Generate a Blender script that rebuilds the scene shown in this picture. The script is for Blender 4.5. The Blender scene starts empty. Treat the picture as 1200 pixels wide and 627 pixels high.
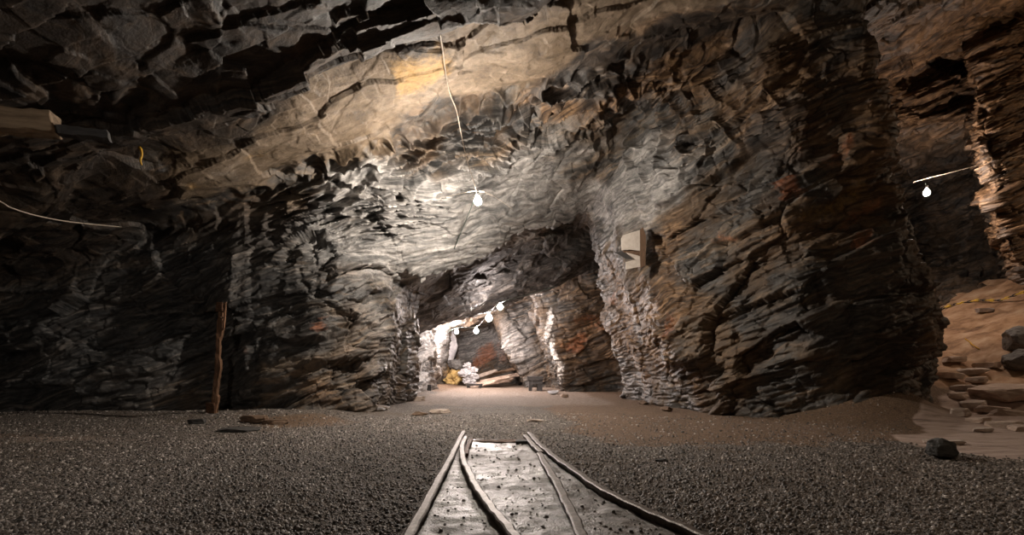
import bpy, math, random
import numpy as np
C = bpy.context.scene.collection
F32 = np.float32
rng = np.random.default_rng(7)
random.seed(7)
PI = math.pi

# ------------------------------------------------------------------ noise
_G = np.array([[1,1,0],[-1,1,0],[1,-1,0],[-1,-1,0],[1,0,1],[-1,0,1],[1,0,-1],[-1,0,-1],
               [0,1,1],[0,-1,1],[0,1,-1],[0,-1,-1],[1,1,1],[-1,-1,1],[1,-1,-1],[-1,1,-1]], dtype=F32)

def hsh(ix, iy, iz, seed=0):
    h = (ix.astype(np.uint32)*np.uint32(374761393) + iy.astype(np.uint32)*np.uint32(668265263)
         + iz.astype(np.uint32)*np.uint32(2147483647 - 1013904223 // 3) + np.uint32((seed*2654435761) & 0xffffffff))
    h ^= h >> np.uint32(13); h *= np.uint32(1274126177); h ^= h >> np.uint32(16)
    h *= np.uint32(2246822519); h ^= h >> np.uint32(15)
    return h

def h01(ix, iy, iz, seed=0):
    return (hsh(ix, iy, iz, seed) & np.uint32(0xffffff)).astype(F32) / F32(0xffffff)

def noise(x, y, z, seed=0):
    x = np.asarray(x, dtype=F32); y = np.asarray(y, dtype=F32); z = np.asarray(z, dtype=F32)
    x, y, z = np.broadcast_arrays(x, y, z)
    xi = np.floor(x); yi = np.floor(y); zi = np.floor(z)
    fx = x-xi; fy = y-yi; fz = z-zi
    xi = xi.astype(np.int32); yi = yi.astype(np.int32); zi = zi.astype(np.int32)
    ux = fx*fx*fx*(fx*(fx*6-15)+10); uy = fy*fy*fy*(fy*(fy*6-15)+10); uz = fz*fz*fz*(fz*(fz*6-15)+10)
    out = None
    for dz in (0, 1):
        sy = None
        for dy in (0, 1):
            v = []
            for dx in (0, 1):
                g = _G[(hsh(xi+dx, yi+dy, zi+dz, seed) & np.uint32(15)).astype(np.int32)]
                v.append(g[..., 0]*(fx-dx) + g[..., 1]*(fy-dy) + g[..., 2]*(fz-dz))
            t = v[0] + ux*(v[1]-v[0])
            sy = t if sy is None else sy + uy*(t-sy)
        out = sy if out is None else out + uz*(sy-out)
    return out

def fbm(x, y, z, oct=3, seed=0):
    s = 0; a = 1.0; n = 0
    for o in range(oct):
        s = s + a*noise(x, y, z, seed+o); n += a; a *= .5; x = x*2.03; y = y*2.03; z = z*2.03
    return s/n

def voro(x, y, z, seed=0):
    """nearest jittered cell: id integers, offset vector from the cell point, F2-F1"""
    xi = np.floor(x).astype(np.int32); yi = np.floor(y).astype(np.int32); zi = np.floor(z).astype(np.int32)
    best = np.full(x.shape, 9e9, F32); sec = np.full(x.shape, 9e9, F32)
    cid = np.zeros(x.shape, np.uint32); ox = np.zeros(x.shape, F32); oy = ox.copy(); oz = ox.copy()
    for dx in (-1, 0, 1):
        for dy in (-1, 0, 1):
            for dz in (-1, 0, 1):
                a, b, c = xi+dx, yi+dy, zi+dz
                h = hsh(a, b, c, seed)
                px = a + .15+.7*((h & np.uint32(1023)).astype(F32)/1023) - x
                py = b + .15+.7*(((h >> np.uint32(10)) & np.uint32(1023)).astype(F32)/1023) - y
                pz = c + .15+.7*(((h >> np.uint32(20)) & np.uint32(1023)).astype(F32)/1023) - z
                d = px*px+py*py+pz*pz
                m = d < best
                sec = np.where(m, best, np.minimum(sec, d))
                best = np.where(m, d, best)
                cid = np.where(m, h, cid); ox = np.where(m, px, ox); oy = np.where(m, py, oy); oz = np.where(m, pz, oz)
    return cid, ox, oy, oz, np.sqrt(sec)-np.sqrt(best)

def facets(x, y, z, seed):
    cid, ox, oy, oz, e = voro(x, y, z, seed)
    g = cid * np.uint32(2654435761); g ^= g >> np.uint32(15)
    a = ((g & np.uint32(255)).astype(F32)/127.5-1); b = (((g >> np.uint32(8)) & np.uint32(255)).astype(F32)/127.5-1)
    c = (((g >> np.uint32(16)) & np.uint32(255)).astype(F32)/127.5-1); k = (((g >> np.uint32(24)) & np.uint32(255)).astype(F32)/127.5-1)
    return a*ox + b*oy + c*oz + .5*k, e

def sst(a, b, x):
    t = np.clip((x-a)/(b-a), 0, 1); return t*t*(3-2*t)

def smin(a, b, k):
    h = np.clip(.5+.5*(b-a)/k, 0, 1); return b+(a-b)*h - k*h*(1-h)

def smax(a, b, k): return -smin(-a, -b, k)

# ------------------------------------------------------------------ the rock as a solid (negative inside rock)
def ramp_z(X, Y):
    return (np.clip(Y-9.4, 0, 5.3)*.40 + .35*np.clip(X-10.8, 0, 4)*sst(10, 13, Y))*sst(6.4, 8.4, X + .15*(Y-9)) * sst(8.6, 10.4, Y)

def roof_z(X, Y):
    z = 5.42 + .33*np.maximum(X, -14)
    return z - .34*sst(.15, -.15, Y - (5.75 - .19*np.minimum(X, 2))) * sst(4.5, 2.5, X)

def solid(X, Y, Z, roofstep=None):
    n1 = noise(X*.33, Y*.33, Z*.33, 1); n2 = noise(X*.33+7, Y*.33, Z*.33, 2); n3 = noise(X*.8, Y*.8, Z*.8, 3)
    x = X + .38*n1 + .16*n3; y = Y + .38*n2 + .16*n3
    z = Z + .25*n1 + .12*n3
    d = (roof_z(X, Y+.8*n2+.5*n3) - z)*.95
    # wall left of the portal
    gx = np.array([-16, -9, -5.9, -4.4, -3.5, -2.9, -2.3, -1.5], F32); gy = np.array([8.6, 8.7, 9.1, 8.95, 8.85, 9.2, 9.9, 11.], F32)
    g = np.interp(X, gx, gy).astype(F32) + .17*np.clip(Z-.5, 0, 4) + .12*np.exp(-((Z-1.9)/.5)**2)
    L = smax((g-y)*.9, x+2.52+.02*Z, .35)
    L = smax(L, Y-13.5, .4)
    d = smin(d, L, .35)
    # slanted rock above the portal and the tunnel roof
    lipy = 12.3+.66*X; lipz = 3.80+.57*X
    t = np.clip((y-9.3)/np.maximum(lipy-9.3, .8), 0, 1.0)
    rz = roof_z(X, Y)
    zl = rz + (lipz-rz)*t**1.05
    t2 = np.clip((Y-lipy)/np.maximum(17.6+.2*X-lipy, 1.5), 0, 1)
    inner = (lipz+.42)*(1-t2) + (3.12+.42*X)*t2
    far = 3.75+.27*X
    inner = inner + (np.maximum(far, inner)-inner)*sst(0, .8, Y-(17.6+.35*X))
    far2 = 3.7+.25*X
    inner = np.where(Y > 20, np.minimum(inner, far2+.3), inner)
    zl = np.where(Y > lipy, inner, zl)
    T = (zl - Z - .2*n3)*.75
    T = smax(T, 9.2-y, .3)
    d = smin(d, T, .25)
    # big pillar
    P = 3.18 + .09*np.maximum(14-Y, 0) - .235*Z - x
    P = smax(P, (8.05+.04*Z-.25*np.exp(-(Z/.5)**2)) - y, .4)
    P = smax(P, ((3.3-x)*.82 + (9.95-y)*.57), .4)
    rb = np.interp(Z, [0, .6, 1.4, 2.3, 2.7, 4, 5, 7.5], [7.95, 7.7, 7.5, 7.25, 6.95, 6.85, 6.6, 5.9]).astype(F32)
    P = smax(P, (x - rb - .3*(y-9))*.95, .35)
    P = smax(P, ((x-7.0)*.6 + (8.6-y)*.8), .3)
    P = smax(P, np.where(X < 5, Y-14.9, Y-16.3), .4)
    d = smin(d, P, .4)
    # second pillar on the right inside the tunnel, pale edge
    Q = smax(1.72-.23*Z - x + .3*n3, 19.2 - y, .3); Q = smax(Q, Y-23, .3); Q = smax(Q, X-9, .3)
    d = smin(d, Q, .3)
    # third pillar
    Q = smax((.62-.42*Z - x)*.9, 24.2 - y, .3); d = smin(d, Q, .3)
    # left walls deeper in
    Q = smax(x + 3.02, 16.8-y, .3); Q = smax(Q, Y-21, .3); d = smin(d, Q, .3)
    Q = smax(x + 3.55 - .1*Z, 24.5-y, .3); d = smin(d, Q, .3)
    # recess side walls: left of the tunnel
    d = smin(d, smax(X+5.2, 13-Y, .3), .3)
    # far back wall
    d = smin(d, (30.2 - .12*(X+3) + .3*(Z-1.5) - y), .4)
    # right-hand gallery: dark back wall and near right wall
    B = smax((14.9 + 2.6*np.clip(Z-2.9, 0, 2.5) - y)*.6, 8.2-X, .4)
    d = smin(d, B, .3)
    B = smax(smax(14.3 - y, 7.9 - .05*(X-9) - z, .5), 7.6-X, .4)
    d = smin(d, B, .3)
    rx = np.interp(Z, [1.8, 2.4, 3.2, 4.0, 7.0], [13.6, 13.3, 12.4, 12.0, 11.3]).astype(F32)
    R = smax((rx + 1.0*np.maximum(Y-12.6, 0) - x)*.75, 12.4 - y, .5)
    d = smin(d, R, .4)
    d = smin(d, (16.5-X), .4)
    d = smin(d, X+13.5, .4)
    d = smax(d, -(Z+.5), .2)      # nothing is needed below the ground
    return d

# ------------------------------------------------------------------ surface nets
def surface_nets(f, lo, hi, h):
    nx, ny, nz = [int(math.ceil((hi[i]-lo[i])/h))+1 for i in range(3)]
    xs = (lo[0]+h*np.arange(nx)).astype(F32); ys = (lo[1]+h*np.arange(ny)).astype(F32); zs = (lo[2]+h*np.arange(nz)).astype(F32)
    V = np.empty((nx, ny, nz), F32)
    for i0 in range(0, nx, 24):
        X, Y, Z = np.meshgrid(xs[i0:i0+24], ys, zs, indexing='ij')
        V[i0:i0+24] = f(X, Y, Z)
    S = V < 0
    cs = S[:-1, :-1, :-1].astype(np.int8)
    cnt = sum(S[a:nx-1+a, b:ny-1+b, c:nz-1+c].astype(np.int8) for a in (0, 1) for b in (0, 1) for c in (0, 1))
    act = (cnt > 0) & (cnt < 8)
    idx = -np.ones(act.shape, np.int64); ci = np.argwhere(act); idx[act] = np.arange(len(ci))
    acc = np.zeros((len(ci), 3), np.float64); num = np.zeros(len(ci))
    i, j, k = ci.T
    corners = [(a, b, c) for a in (0, 1) for b in (0, 1) for c in (0, 1)]
    for p in corners:
        for ax in range(3):
            if p[ax]: continue
            q = list(p); q[ax] = 1
            v0 = V[i+p[0], j+p[1], k+p[2]]; v1 = V[i+q[0], j+q[1], k+q[2]]
            m = (v0 < 0) != (v1 < 0)
            t = np.where(m, v0/np.where(m, v0-v1, 1), 0)
            pt = np.tile(np.array(p, float), (len(ci), 1)); pt[:, ax] += t
            acc += pt*m[:, None]; num += m
    P = (ci + acc/num[:, None])*h + np.array(lo)
    quads = []
    for ax in range(3):
        a, b = [(1, 2), (2, 0), (0, 1)][ax]
        sl0 = [slice(1, -1)]*3; sl0[ax] = slice(0, -1); sl1 = list(sl0); sl1[ax] = slice(1, None)
        s0 = S[tuple(sl0)]; s1 = S[tuple(sl1)]
        for flip in (0, 1):
            m = (s0 & ~s1) if not flip else (~s0 & s1)
            e = np.argwhere(m)
            e = e + 1; e[:, ax] -= 1
            def at(da, db):
                q = e.copy(); q[:, a] += da; q[:, b] += db
                return idx[q[:, 0], q[:, 1], q[:, 2]]
            Q = np.stack([at(-1, -1), at(0, -1), at(0, 0), at(-1, 0)], 1)
            if flip: Q = Q[:, ::-1]
            quads.append(Q)
    return P.astype(F32), np.concatenate(quads), V

def subdiv(P, Q):
    n = len(P)
    e = np.stack([Q, np.roll(Q, -1, 1)], -1).reshape(-1, 2); e = np.sort(e, 1)
    key = e[:, 0].astype(np.int64)*n + e[:, 1]
    u, inv = np.unique(key, return_inverse=True); inv = inv.reshape(-1, 4)
    ep = (P[u//n]+P[u % n])*.5; cp = P[Q].mean(1)
    ei = inv + n; c = np.arange(len(Q)) + n + len(u)
    NP = np.concatenate([P, ep, cp]).astype(F32)
    NQ = np.concatenate([np.stack([Q[:, k], ei[:, k], c, ei[:, (k+3) % 4]], 1) for k in range(4)])
    return NP, NQ

def vnormals(P, Q):
    a = P[Q[:, 2]]-P[Q[:, 0]]; b = P[Q[:, 3]]-P[Q[:, 1]]
    nrm = np.cross(a, b)
    N = np.zeros((len(P), 3))
    for k in range(4):
        for c in range(3): N[:, c] += np.bincount(Q[:, k], nrm[:, c], len(P))
    return (N/np.maximum(np.linalg.norm(N, axis=1, keepdims=True), 1e-9)).astype(F32)

def strata_s(x, y, z):
    return z - .34*x + .10*(y-9)*0 + .55*noise(x*.16, y*.16, z*.16, 21) + .12*noise(x*.6, y*.6, z*.6, 22)

def rag_mask(x, y, z):
    return np.exp(-(((x+1.2)/3.2)**4)) * sst(8.3, 9.0, y) * sst(10.9, 10.0, y) * sst(-1.55, -.9, z-(5.42+.33*x))

def smooth_mask(x, y, z):
    """bedding faces that are worn smooth: the slanted face over the portal and the pale roof"""
    face = sst(9.8, 10.6, y)*sst(14.2, 13.0, y)*sst(1.9, 2.6, z)*sst(3.0, 1.8, x)*sst(-3.2, -2.2, x)
    roof = sst(-.55, -.2, z-(5.42+.33*x))*sst(8.7, 8.2, y)
    return np.maximum(face*.75, roof*.55)

def detail(P):
    x, y, z = P[:, 0], P[:, 1], P[:, 2]
    s = strata_s(x, y, z)
    sm = smooth_mask(x, y, z); rag = rag_mask(x, y, z)
    w = fbm(x*1.3, y*1.3, z*1.3, 2, 31)
    k = x*.94+z*.34
    # terraces: each bed sticks out its own amount, varying along it
    def terr(th, seed, lat, warp):
        u = s/th + warp*w; i = np.floor(u); f = u-i
        a = noise(x*lat, y*lat, i*7.31, seed); b = noise(x*lat, y*lat, (i+1)*7.31, seed)
        t = sst(.82, 1.0, f)
        return a+(b-a)*t - .25*sst(.12, .0, np.abs(f-.9))*.6
    rf = sst(-.8, -.3, z-(5.42+.33*x))*sst(9.6, 9.0, y)
    d = .26*terr(.62, 41, .4, .4) + .06*terr(.17, 42, .6, .45) + .014*terr(.05, 43, 2.0, .6)
    v0, e0 = facets(k*.24+.15*w, y*.8+.2*w, z*.3, 50); v00, e00 = facets(k*.6+.2*w, y*2.2, z*.3, 54)
    v1, e1 = facets(k*.75+.25*w, y*.75, s*1.5, 51)
    v2, e2 = facets(k*2.9+.3*w, y*2.9, s*5.2, 52)
    v3, e3 = facets(k*7.5, y*7.5, s*14, 53)
    fac = .25*v1 + .065*v2 + .012*v3 - (1-rf)*(.04*sst(.08, 0, e1) + .012*sst(.08, 0, e2))
    fine = .045*(.5-np.abs(noise(x*1.6, y*1.6, s*11, 61)))*2 + .010*noise(x*9, y*9, s*30, 62)
    amt = 1-sm
    amt = amt*(1-.38*sst(4.2, 5.2, x)*sst(12, 11, y))
    amt = amt*(1-.88*rf)*(1-.42*sst(-3.2, -4.6, x)*sst(7.8, 8.4, y))
    amt = amt*(1-.68*sst(9.7, 10.6, y)*sst(19, 17.5, y)*sst(3.9, 3.1, x-.05*(y-12)+.2*z-.4)*sst(-3.4, -2.9, x))*(1-.45*sst(16, 19, y)*sst(5, 4, x))
    out = d*(.2+.8*amt) + fac*(.2+.8*amt) + fine*(.6+.4*amt)*(1-.5*rf) + rf*(.24*v0+.06*v00)*(1-.85*sst(6.2, 6.9, y+.15*x)*sst(4, 2, x)) - .03
    # torn, ragged beds just above the portal face
    r = 1-np.abs(noise(k*1.5, y*1.5, s*9, 71))*2
    r2 = 1-np.abs(noise(k*4.0, y*4.0, s*18, 72))*2
    out = out + rag*(.36*(r*r-.4) + .10*(r2-.5))
    # hooked knobs of rock on the shoulder of the big pillar
    kn = np.exp(-((x-3.0)/1.3)**2-((z-5.3)/.9)**2)*sst(7.6, 8.6, y)*sst(12, 11, y)
    r3 = 1-np.abs(noise(x*2.3, y*2.3, z*2.0, 73))*2
    out = out + kn*.24*(r3*r3-.45)
    return out

# ------------------------------------------------------------------ mesh helpers
def link_mesh(name, P, Q, mat, parent=None, smooth=False, attrs=None, loc=None):
    me = bpy.data.meshes.new(name)
    Q = np.asarray(Q, np.int32); n = Q.shape[1]
    me.vertices.add(len(P)); me.vertices.foreach_set('co', np.asarray(P, F32).ravel())
    me.loops.add(Q.size); me.loops.foreach_set('vertex_index', Q.ravel())
    me.polygons.add(len(Q)); me.polygons.foreach_set('loop_start', (np.arange(len(Q))*n).astype(np.int32))
    me.update(calc_edges=True); me.validate()
    if smooth: me.polygons.foreach_set('use_smooth', np.ones(len(me.polygons), bool))
    if attrs:
        for k, a in attrs.items():
            at = me.attributes.new(k, 'FLOAT', 'POINT'); at.data.foreach_set('value', np.asarray(a, F32))
    me.materials.append(mat)
    o = bpy.data.objects.new(name, me); C.objects.link(o)
    if parent: o.parent = parent
    if loc: o.location = loc
    return o

# ------------------------------------------------------------------ materials
def newmat(name):
    m = bpy.data.materials.new(name); m.use_nodes = True
    nt = m.node_tree; nt.nodes.clear()
    out = nt.nodes.new('ShaderNodeOutputMaterial'); b = nt.nodes.new('ShaderNodeBsdfPrincipled')
    nt.links.new(b.outputs[0], out.inputs[0])
    return m, nt, b

class NB:
    def __init__(s, nt): s.nt = nt
    def n(s, t, **k):
        o = s.nt.nodes.new(t)
        for a, v in k.items(): setattr(o, a, v)
        return o
    def l(s, a, b): s.nt.links.new(a, b)
    def val(s, sock, v):
        if hasattr(v, 'is_linked') or hasattr(v, 'links'): s.l(v, sock)
        else: sock.default_value = v
    def math(s, op, a, b=0.0, c=0.0, clamp=False):
        o = s.n('ShaderNodeMath', operation=op); o.use_clamp = clamp
        s.val(o.inputs[0], a); s.val(o.inputs[1], b); s.val(o.inputs[2], c); return o.outputs[0]
    def attr(s, name): return s.n('ShaderNodeAttribute', attribute_name=name).outputs['Fac']
    def obj(s): return s.n('ShaderNodeTexCoord').outputs['Object']
    def mapping(s, v, scale=(1, 1, 1), rot=(0, 0, 0), loc=(0, 0, 0)):
        o = s.n('ShaderNodeMapping'); s.l(v, o.inputs[0])
        o.inputs['Scale'].default_value = scale; o.inputs['Rotation'].default_value = rot; o.inputs['Location'].default_value = loc
        return o.outputs[0]
    def noise(s, v, scale, detail=4, rough=.55, dist=0.0):
        o = s.n('ShaderNodeTexNoise'); s.l(v, o.inputs['Vector'])
        o.inputs['Scale'].default_value = scale; o.inputs['Detail'].default_value = detail
        o.inputs['Roughness'].default_value = rough; o.inputs['Distortion'].default_value = dist
        return o.outputs['Fac']
    def voro(s, v, scale, feature='F1', out='Distance', rnd=1.0):
        o = s.n('ShaderNodeTexVoronoi', feature=feature); s.l(v, o.inputs['Vector']); o.inputs['Scale'].default_value = scale
        o.inputs['Randomness'].default_value = rnd
        return o.outputs[out]
    def ramp(s, f, stops, interp='LINEAR'):
        o = s.n('ShaderNodeValToRGB'); s.l(f, o.inputs[0]); cr = o.color_ramp; cr.interpolation = interp
        while len(cr.elements) < len(stops): cr.elements.new(.5)
        for e, (p, c) in zip(cr.elements, stops):
            e.position = p; e.color = (*c, 1) if len(c) == 3 else (c[0], c[0], c[0], 1)
        return o.outputs[0]
    def mix(s, f, a, b, mode='MIX'):
        o = s.n('ShaderNodeMix', data_type='RGBA', blend_type=mode)
        s.val(o.inputs['Factor'], f)
        for sock, v in ((o.inputs[6], a), (o.inputs[7], b)):
            if isinstance(v, tuple): sock.default_value = (*v, 1)
            else: s.l(v, sock)
        return o.outputs[2]
    def bump(s, h, strength, dist, normal=None):
        o = s.n('ShaderNodeBump'); s.l(h, o.inputs['Height']); o.inputs['Strength'].default_value = strength
        o.inputs['Distance'].default_value = dist
        if normal: s.l(normal, o.inputs['Normal'])
        return o.outputs[0]

def rock_material():
    m, nt, b = newmat('layered_rock'); q = NB(nt)
    co = q.obj()
    warp = q.noise(co, .5, 3)
    cw = q.n('ShaderNodeVectorMath', operation='ADD'); q.l(co, cw.inputs[0])
    sc = q.n('ShaderNodeCombineXYZ'); q.l(q.math('MULTIPLY', q.math('SUBTRACT', warp, .5), 1.2), sc.inputs[2]); q.l(sc.outputs[0], cw.inputs[1])
    dip = q.mapping(cw.outputs[0], rot=(0, math.atan(.34), 0))
    st = q.mapping(dip, scale=(.5, .5, 5.0)); st2 = q.mapping(dip, scale=(1.6, 1.6, 14.0))
    n1 = q.noise(st, 1.0, 6, .6, .6); n2 = q.noise(st2, 1.0, 6, .62, .5)
    n3 = q.noise(co, 1.1, 6, .65); n4 = q.noise(co, 9, 5, .65); n5 = q.noise(co, .45, 4, .6)
    dark = q.ramp(q.math('ADD', q.math('MULTIPLY', n1, .55), q.math('MULTIPLY', n2, .45)),
                  [(.34, (.010, .0095, .009)), (.45, (.034, .031, .029)), (.53, (.080, .070, .060)), (.60, (.18, .135, .095)), (.72, (.31, .235, .165))])
    # brown weathering on faces
    dark = q.mix(q.math('MULTIPLY', q.ramp(n3, [(.45, (0,)), (.62, (1,))]), .65), dark, (.115, .072, .040))
    dark = q.mix(q.math('MULTIPLY', q.ramp(q.noise(st, 2.3, 4), [(.60, (0,)), (.68, (1,))]), .5), dark, (.24, .16, .10))
    pale = q.ramp(q.math('ADD', q.math('MULTIPLY', n3, .5), q.math('MULTIPLY', n2, .5)),
                  [(.34, (.035, .025, .018)), (.45, (.115, .082, .052)), (.57, (.20, .15, .105)), (.70, (.33, .27, .21))])
    grey = q.ramp(q.math('ADD', q.math('MULTIPLY', n1, .4), q.math('MULTIPLY', n2, .6)),
                  [(.34, (.045, .045, .045)), (.45, (.15, .145, .14)), (.54, (.29, .275, .26)), (.66, (.50, .475, .45))])
    def msk(name, lo=.42, hi=.62, nz=n3, amp=.9):
        a = q.attr(name)
        t = q.math('ADD', a, q.math('MULTIPLY', q.math('SUBTRACT', nz, .5), amp))
        o = q.n('ShaderNodeMapRange', interpolation_type='SMOOTHSTEP'); q.l(t, o.inputs[0])
        o.inputs[1].default_value = lo; o.inputs[2].default_value = hi; return o.outputs[0]
    col = q.mix(msk('grey', .3, .7), dark, grey)
    col = q.mix(msk('pale', .38, .62), col, pale)
    brown = q.ramp(n2, [(.36, (.022, .012, .007)), (.5, (.11, .063, .032)), (.66, (.28, .17, .09))])
    col = q.mix(msk('brown', .3, .8), col, brown)
    col = q.mix(q.math('MULTIPLY', msk('slate', .3, .7), .85), col, q.ramp(n2, [(.36, (.012, .0125, .013)), (.52, (.050, .050, .050)), (.68, (.17, .155, .14))]))
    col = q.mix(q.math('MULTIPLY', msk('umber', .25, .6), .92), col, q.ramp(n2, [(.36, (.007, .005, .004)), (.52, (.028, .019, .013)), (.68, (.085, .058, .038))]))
    col = q.mix(q.math('MULTIPLY', msk('ochre', .4, .9, n4, .8), .7), col, (.34, .20, .06))
    col = q.mix(q.math('MULTIPLY', msk('rust', .4, .95, n4, 1.0), .7), col, (.34, .12, .05))
    col = q.mix(q.math('MULTIPLY', msk('white', .4, .7, n4, .9), .9), col, (.78, .74, .70))
    fine = q.ramp(n4, [(.25, (.55,)), (.5, (1.0,)), (.75, (1.35,))])
    col = q.mix(1.0, col, fine, 'MULTIPLY')
    q.l(col, b.inputs['Base Color'])
    q.l(q.ramp(n3, [(.35, (.42,)), (.65, (.78,))]), b.inputs['Roughness'])
    b.inputs['Specular IOR Level'].default_value = .45
    h = q.math('ADD', q.math('MULTIPLY', n2, .6), q.math('MULTIPLY', q.noise(co, 22, 6, .7), .5))
    crk = q.voro(q.mapping(dip, scale=(1.5, 1.5, 4)), 2.2, 'DISTANCE_TO_EDGE')
    h = q.math('ADD', h, q.math('MULTIPLY', q.ramp(crk, [(0, (0,)), (.05, (1,))]), .05))
    q.l(q.bump(h, .8, .03), b.inputs['Normal'])
    return m

ROCK = rock_material()

# ------------------------------------------------------------------ build the rock shell
BLOBS = {}   # filled below: name -> list of (x, y, z, rx, ry, rz, strength)

BLOBS.update({
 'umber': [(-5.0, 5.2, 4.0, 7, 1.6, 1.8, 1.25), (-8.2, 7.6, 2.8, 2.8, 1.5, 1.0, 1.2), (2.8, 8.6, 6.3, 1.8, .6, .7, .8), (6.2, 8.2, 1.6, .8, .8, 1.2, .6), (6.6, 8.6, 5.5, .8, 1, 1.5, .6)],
 'pale': [(-5.1, 7.9, 3.6, .9, 1.0, .8, 1), (-4.0, 7.7, 4.0, 1.3, 1.1, .9, 1), (-2.6, 7.6, 4.6, 1.3, 1.1, .9, 1), (-1.2, 7.4, 5.0, 1.3, 1.0, .9, .95),
          (.3, 7.4, 5.5, 1.4, 1.1, .9, 1), (1.9, 7.2, 6.0, 1.4, 1.0, .9, .95), (-3.2, 8.6, 4.3, 1.4, .7, .5, .8), (-4.6, 9.0, 2.9, .5, .5, .25, .8), (4.2, 8.6, 6.3, .7, .5, .25, .9), (5.0, 8.3, 5.6, .8, .5, .3, .8),
          (-6.9, 9.2, 2.1, .9, .5, .18, .7), (3.4, 9.2, 1.0, .8, .8, 1.0, .55), (5.2, 8.2, .9, 1.6, .8, .5, .5), (8.3, 9.8, 6.9, 1.4, 1.5, .6, .9), (-3.1, 28.8, 2.2, .5, 1.5, 1.2, .7)],
 'ochre': [(-3.45, 7.6, 4.0, .4, .5, .35, 1), (-5.0, 8.0, 3.4, .5, .5, .3, .8), (-1.5, 7.3, 4.95, .5, .6, .4, 1), (5.4, 8.3, 3.6, .5, .5, .3, .7), (13.2, 13.2, 3.0, .4, .5, .3, .8), (-3.6, 28, .8, .8, 2, .6, .8)],
 'rust': [(5.2, 8.2, 4.6, .5, .4, .25, .8), (6.0, 8.3, 3.4, .5, .4, .2, .7), (3.9, 8.9, 3.0, .3, .4, .15, .7), (-2.5, 9.3, 1.7, .35, .5, .4, .6), (.95, 11.0, 4.85, .22, .5, .12, 1), (1.55, 11.8, 4.55, .22, .6, .16, 1), (4.6, 8.5, 3.9, .5, .4, .22, .8), (5.6, 8.2, 2.7, .4, .4, .2, .7), (3.3, 9.8, 1.5, .6, .6, .2, .7),
          (3.0, 19.2, 2.6, .8, .8, .5, .6), (2.6, 19.2, 1.6, .6, .8, .4, .8), (-.4, 30.2, 1.9, .8, 1.2, .7, .6), (-1.6, 30.2, 1.6, .7, 1.2, .7, .9), (-4.2, 8.6, 1.0, .3, .4, .2, .6), (2.4, 13.5, 2.7, .3, 1, .4, .7), (-3.5, 8.9, 2.0, .25, .3, .12, .8)],
 'grey': [(2.0, 12.2, 4.7, 1.3, 1.6, .9, .95), (-.3, 30, 2.6, 2.0, 1.5, 1.0, .8), (-.6, 11.2, 3.9, 2.6, 2.2, 1.1, 1), (-2.6, 9.6, 3.6, 1.2, 1.0, 1.3, .9), (1.3, 11.5, 4.6, 1.4, 2.0, .9, .9), (2.7, 10.6, 4.6, 1.2, 1.6, 1.2, .7), (2.6, 12.4, 2.6, .4, 1.6, 2.2, .3),
          (-3.1, 17.5, 1.5, .7, 1.5, 2.2, 1), (-3.6, 25, 1.5, .8, 2, 2.2, .8), (.2, 24, 2, 1.3, 1, 2.6, .6), (-2, 30, 2.5, 2.4, 1.5, 1.2, .7), (-2.4, 9.6, 1.5, .8, .9, 1.4, .6),
          (12.2, 12.4, 3.0, .9, 1, 1.4, .7)],
 'white': [(1.35, 19.2, 2.6, .30, .6, 1.3, .66), (1.62, 19.2, 1.2, .25, .6, 1.2, .62), (.9, 19.3, 3.9, .5, .8, .5, .6), (-3.35, 28.2, 2.3, .45, 1, .9, .8), (11.9, 12.4, 4.0, .3, .5, .5, .5)],
 'slate': [(-6.8, 9.0, 1.3, 4.2, 1.6, 2.0, .8), (-.5, 15.6, 3.4, 3.5, 2.7, 1.1, 1.1), (2.2, 16.8, 4.5, 2.0, 2.2, 1.0, 1.1), (-5.0, 9.1, 1.6, 2.0, 1.0, 1.7, .8), (2.4, 8.7, 6.0, 2.2, .6, .8, .9),
           (4.2, 8.7, 4.3, 1.3, 1.0, 1.3, .5), (10, 18, 5, 3.0, 3, 3.5, .9), (5.5, 8.2, 1.9, 1.4, .8, .5, .6), (-.8, 9.5, 5.2, 1.6, .5, .25, .9)],
 'brown': [(3.2, 10.8, 1.8, .8, 1.8, 1.6, .85), (2.8, 12.8, 1.8, .6, 1.8, 2.0, .85), (-2.7, 9.6, 1.2, .7, .9, 1.2, .55), (2.6, 9.0, 6.3, 2.6, 1.2, 1.0, .9), (4.6, 8.6, 5.3, 2.0, 1.2, 1.2, .7), (5, 8.3, 3.3, 1.8, .8, .7, .55), (3.6, 9.6, .9, 1.0, 1, .9, .6), (11, 12, 8.4, 5, 4, 2.5, .9), (6.5, 8.4, 4.8, 1.5, 1.4, 2, .8), (3.0, 19.2, 2, 1.6, 1.0, 2.5, .7), (10, 16, 2.6, 3, 2, 1.6, 1), (-7.5, 5.8, 3.6, 3, 1.4, .8, .8), (-2, 4.8, 4.5, 4, 1.2, 1.2, .7), (12.8, 12.5, 5.5, 1.5, 2, 3, .9), (0, 5.4, 5.2, 4, 1.2, 1, .5),
           (6.6, 8.3, .9, 1.2, 1, 1.0, .6), (-2.6, 8.9, .6, 1.2, .8, .7, .7)],
})
P_MAIN, P_RIGHT, P_T1, P_T2, P_T3, P_T4, P_T5 = 720, 330, 150, 650, 600, 450, 130

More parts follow.
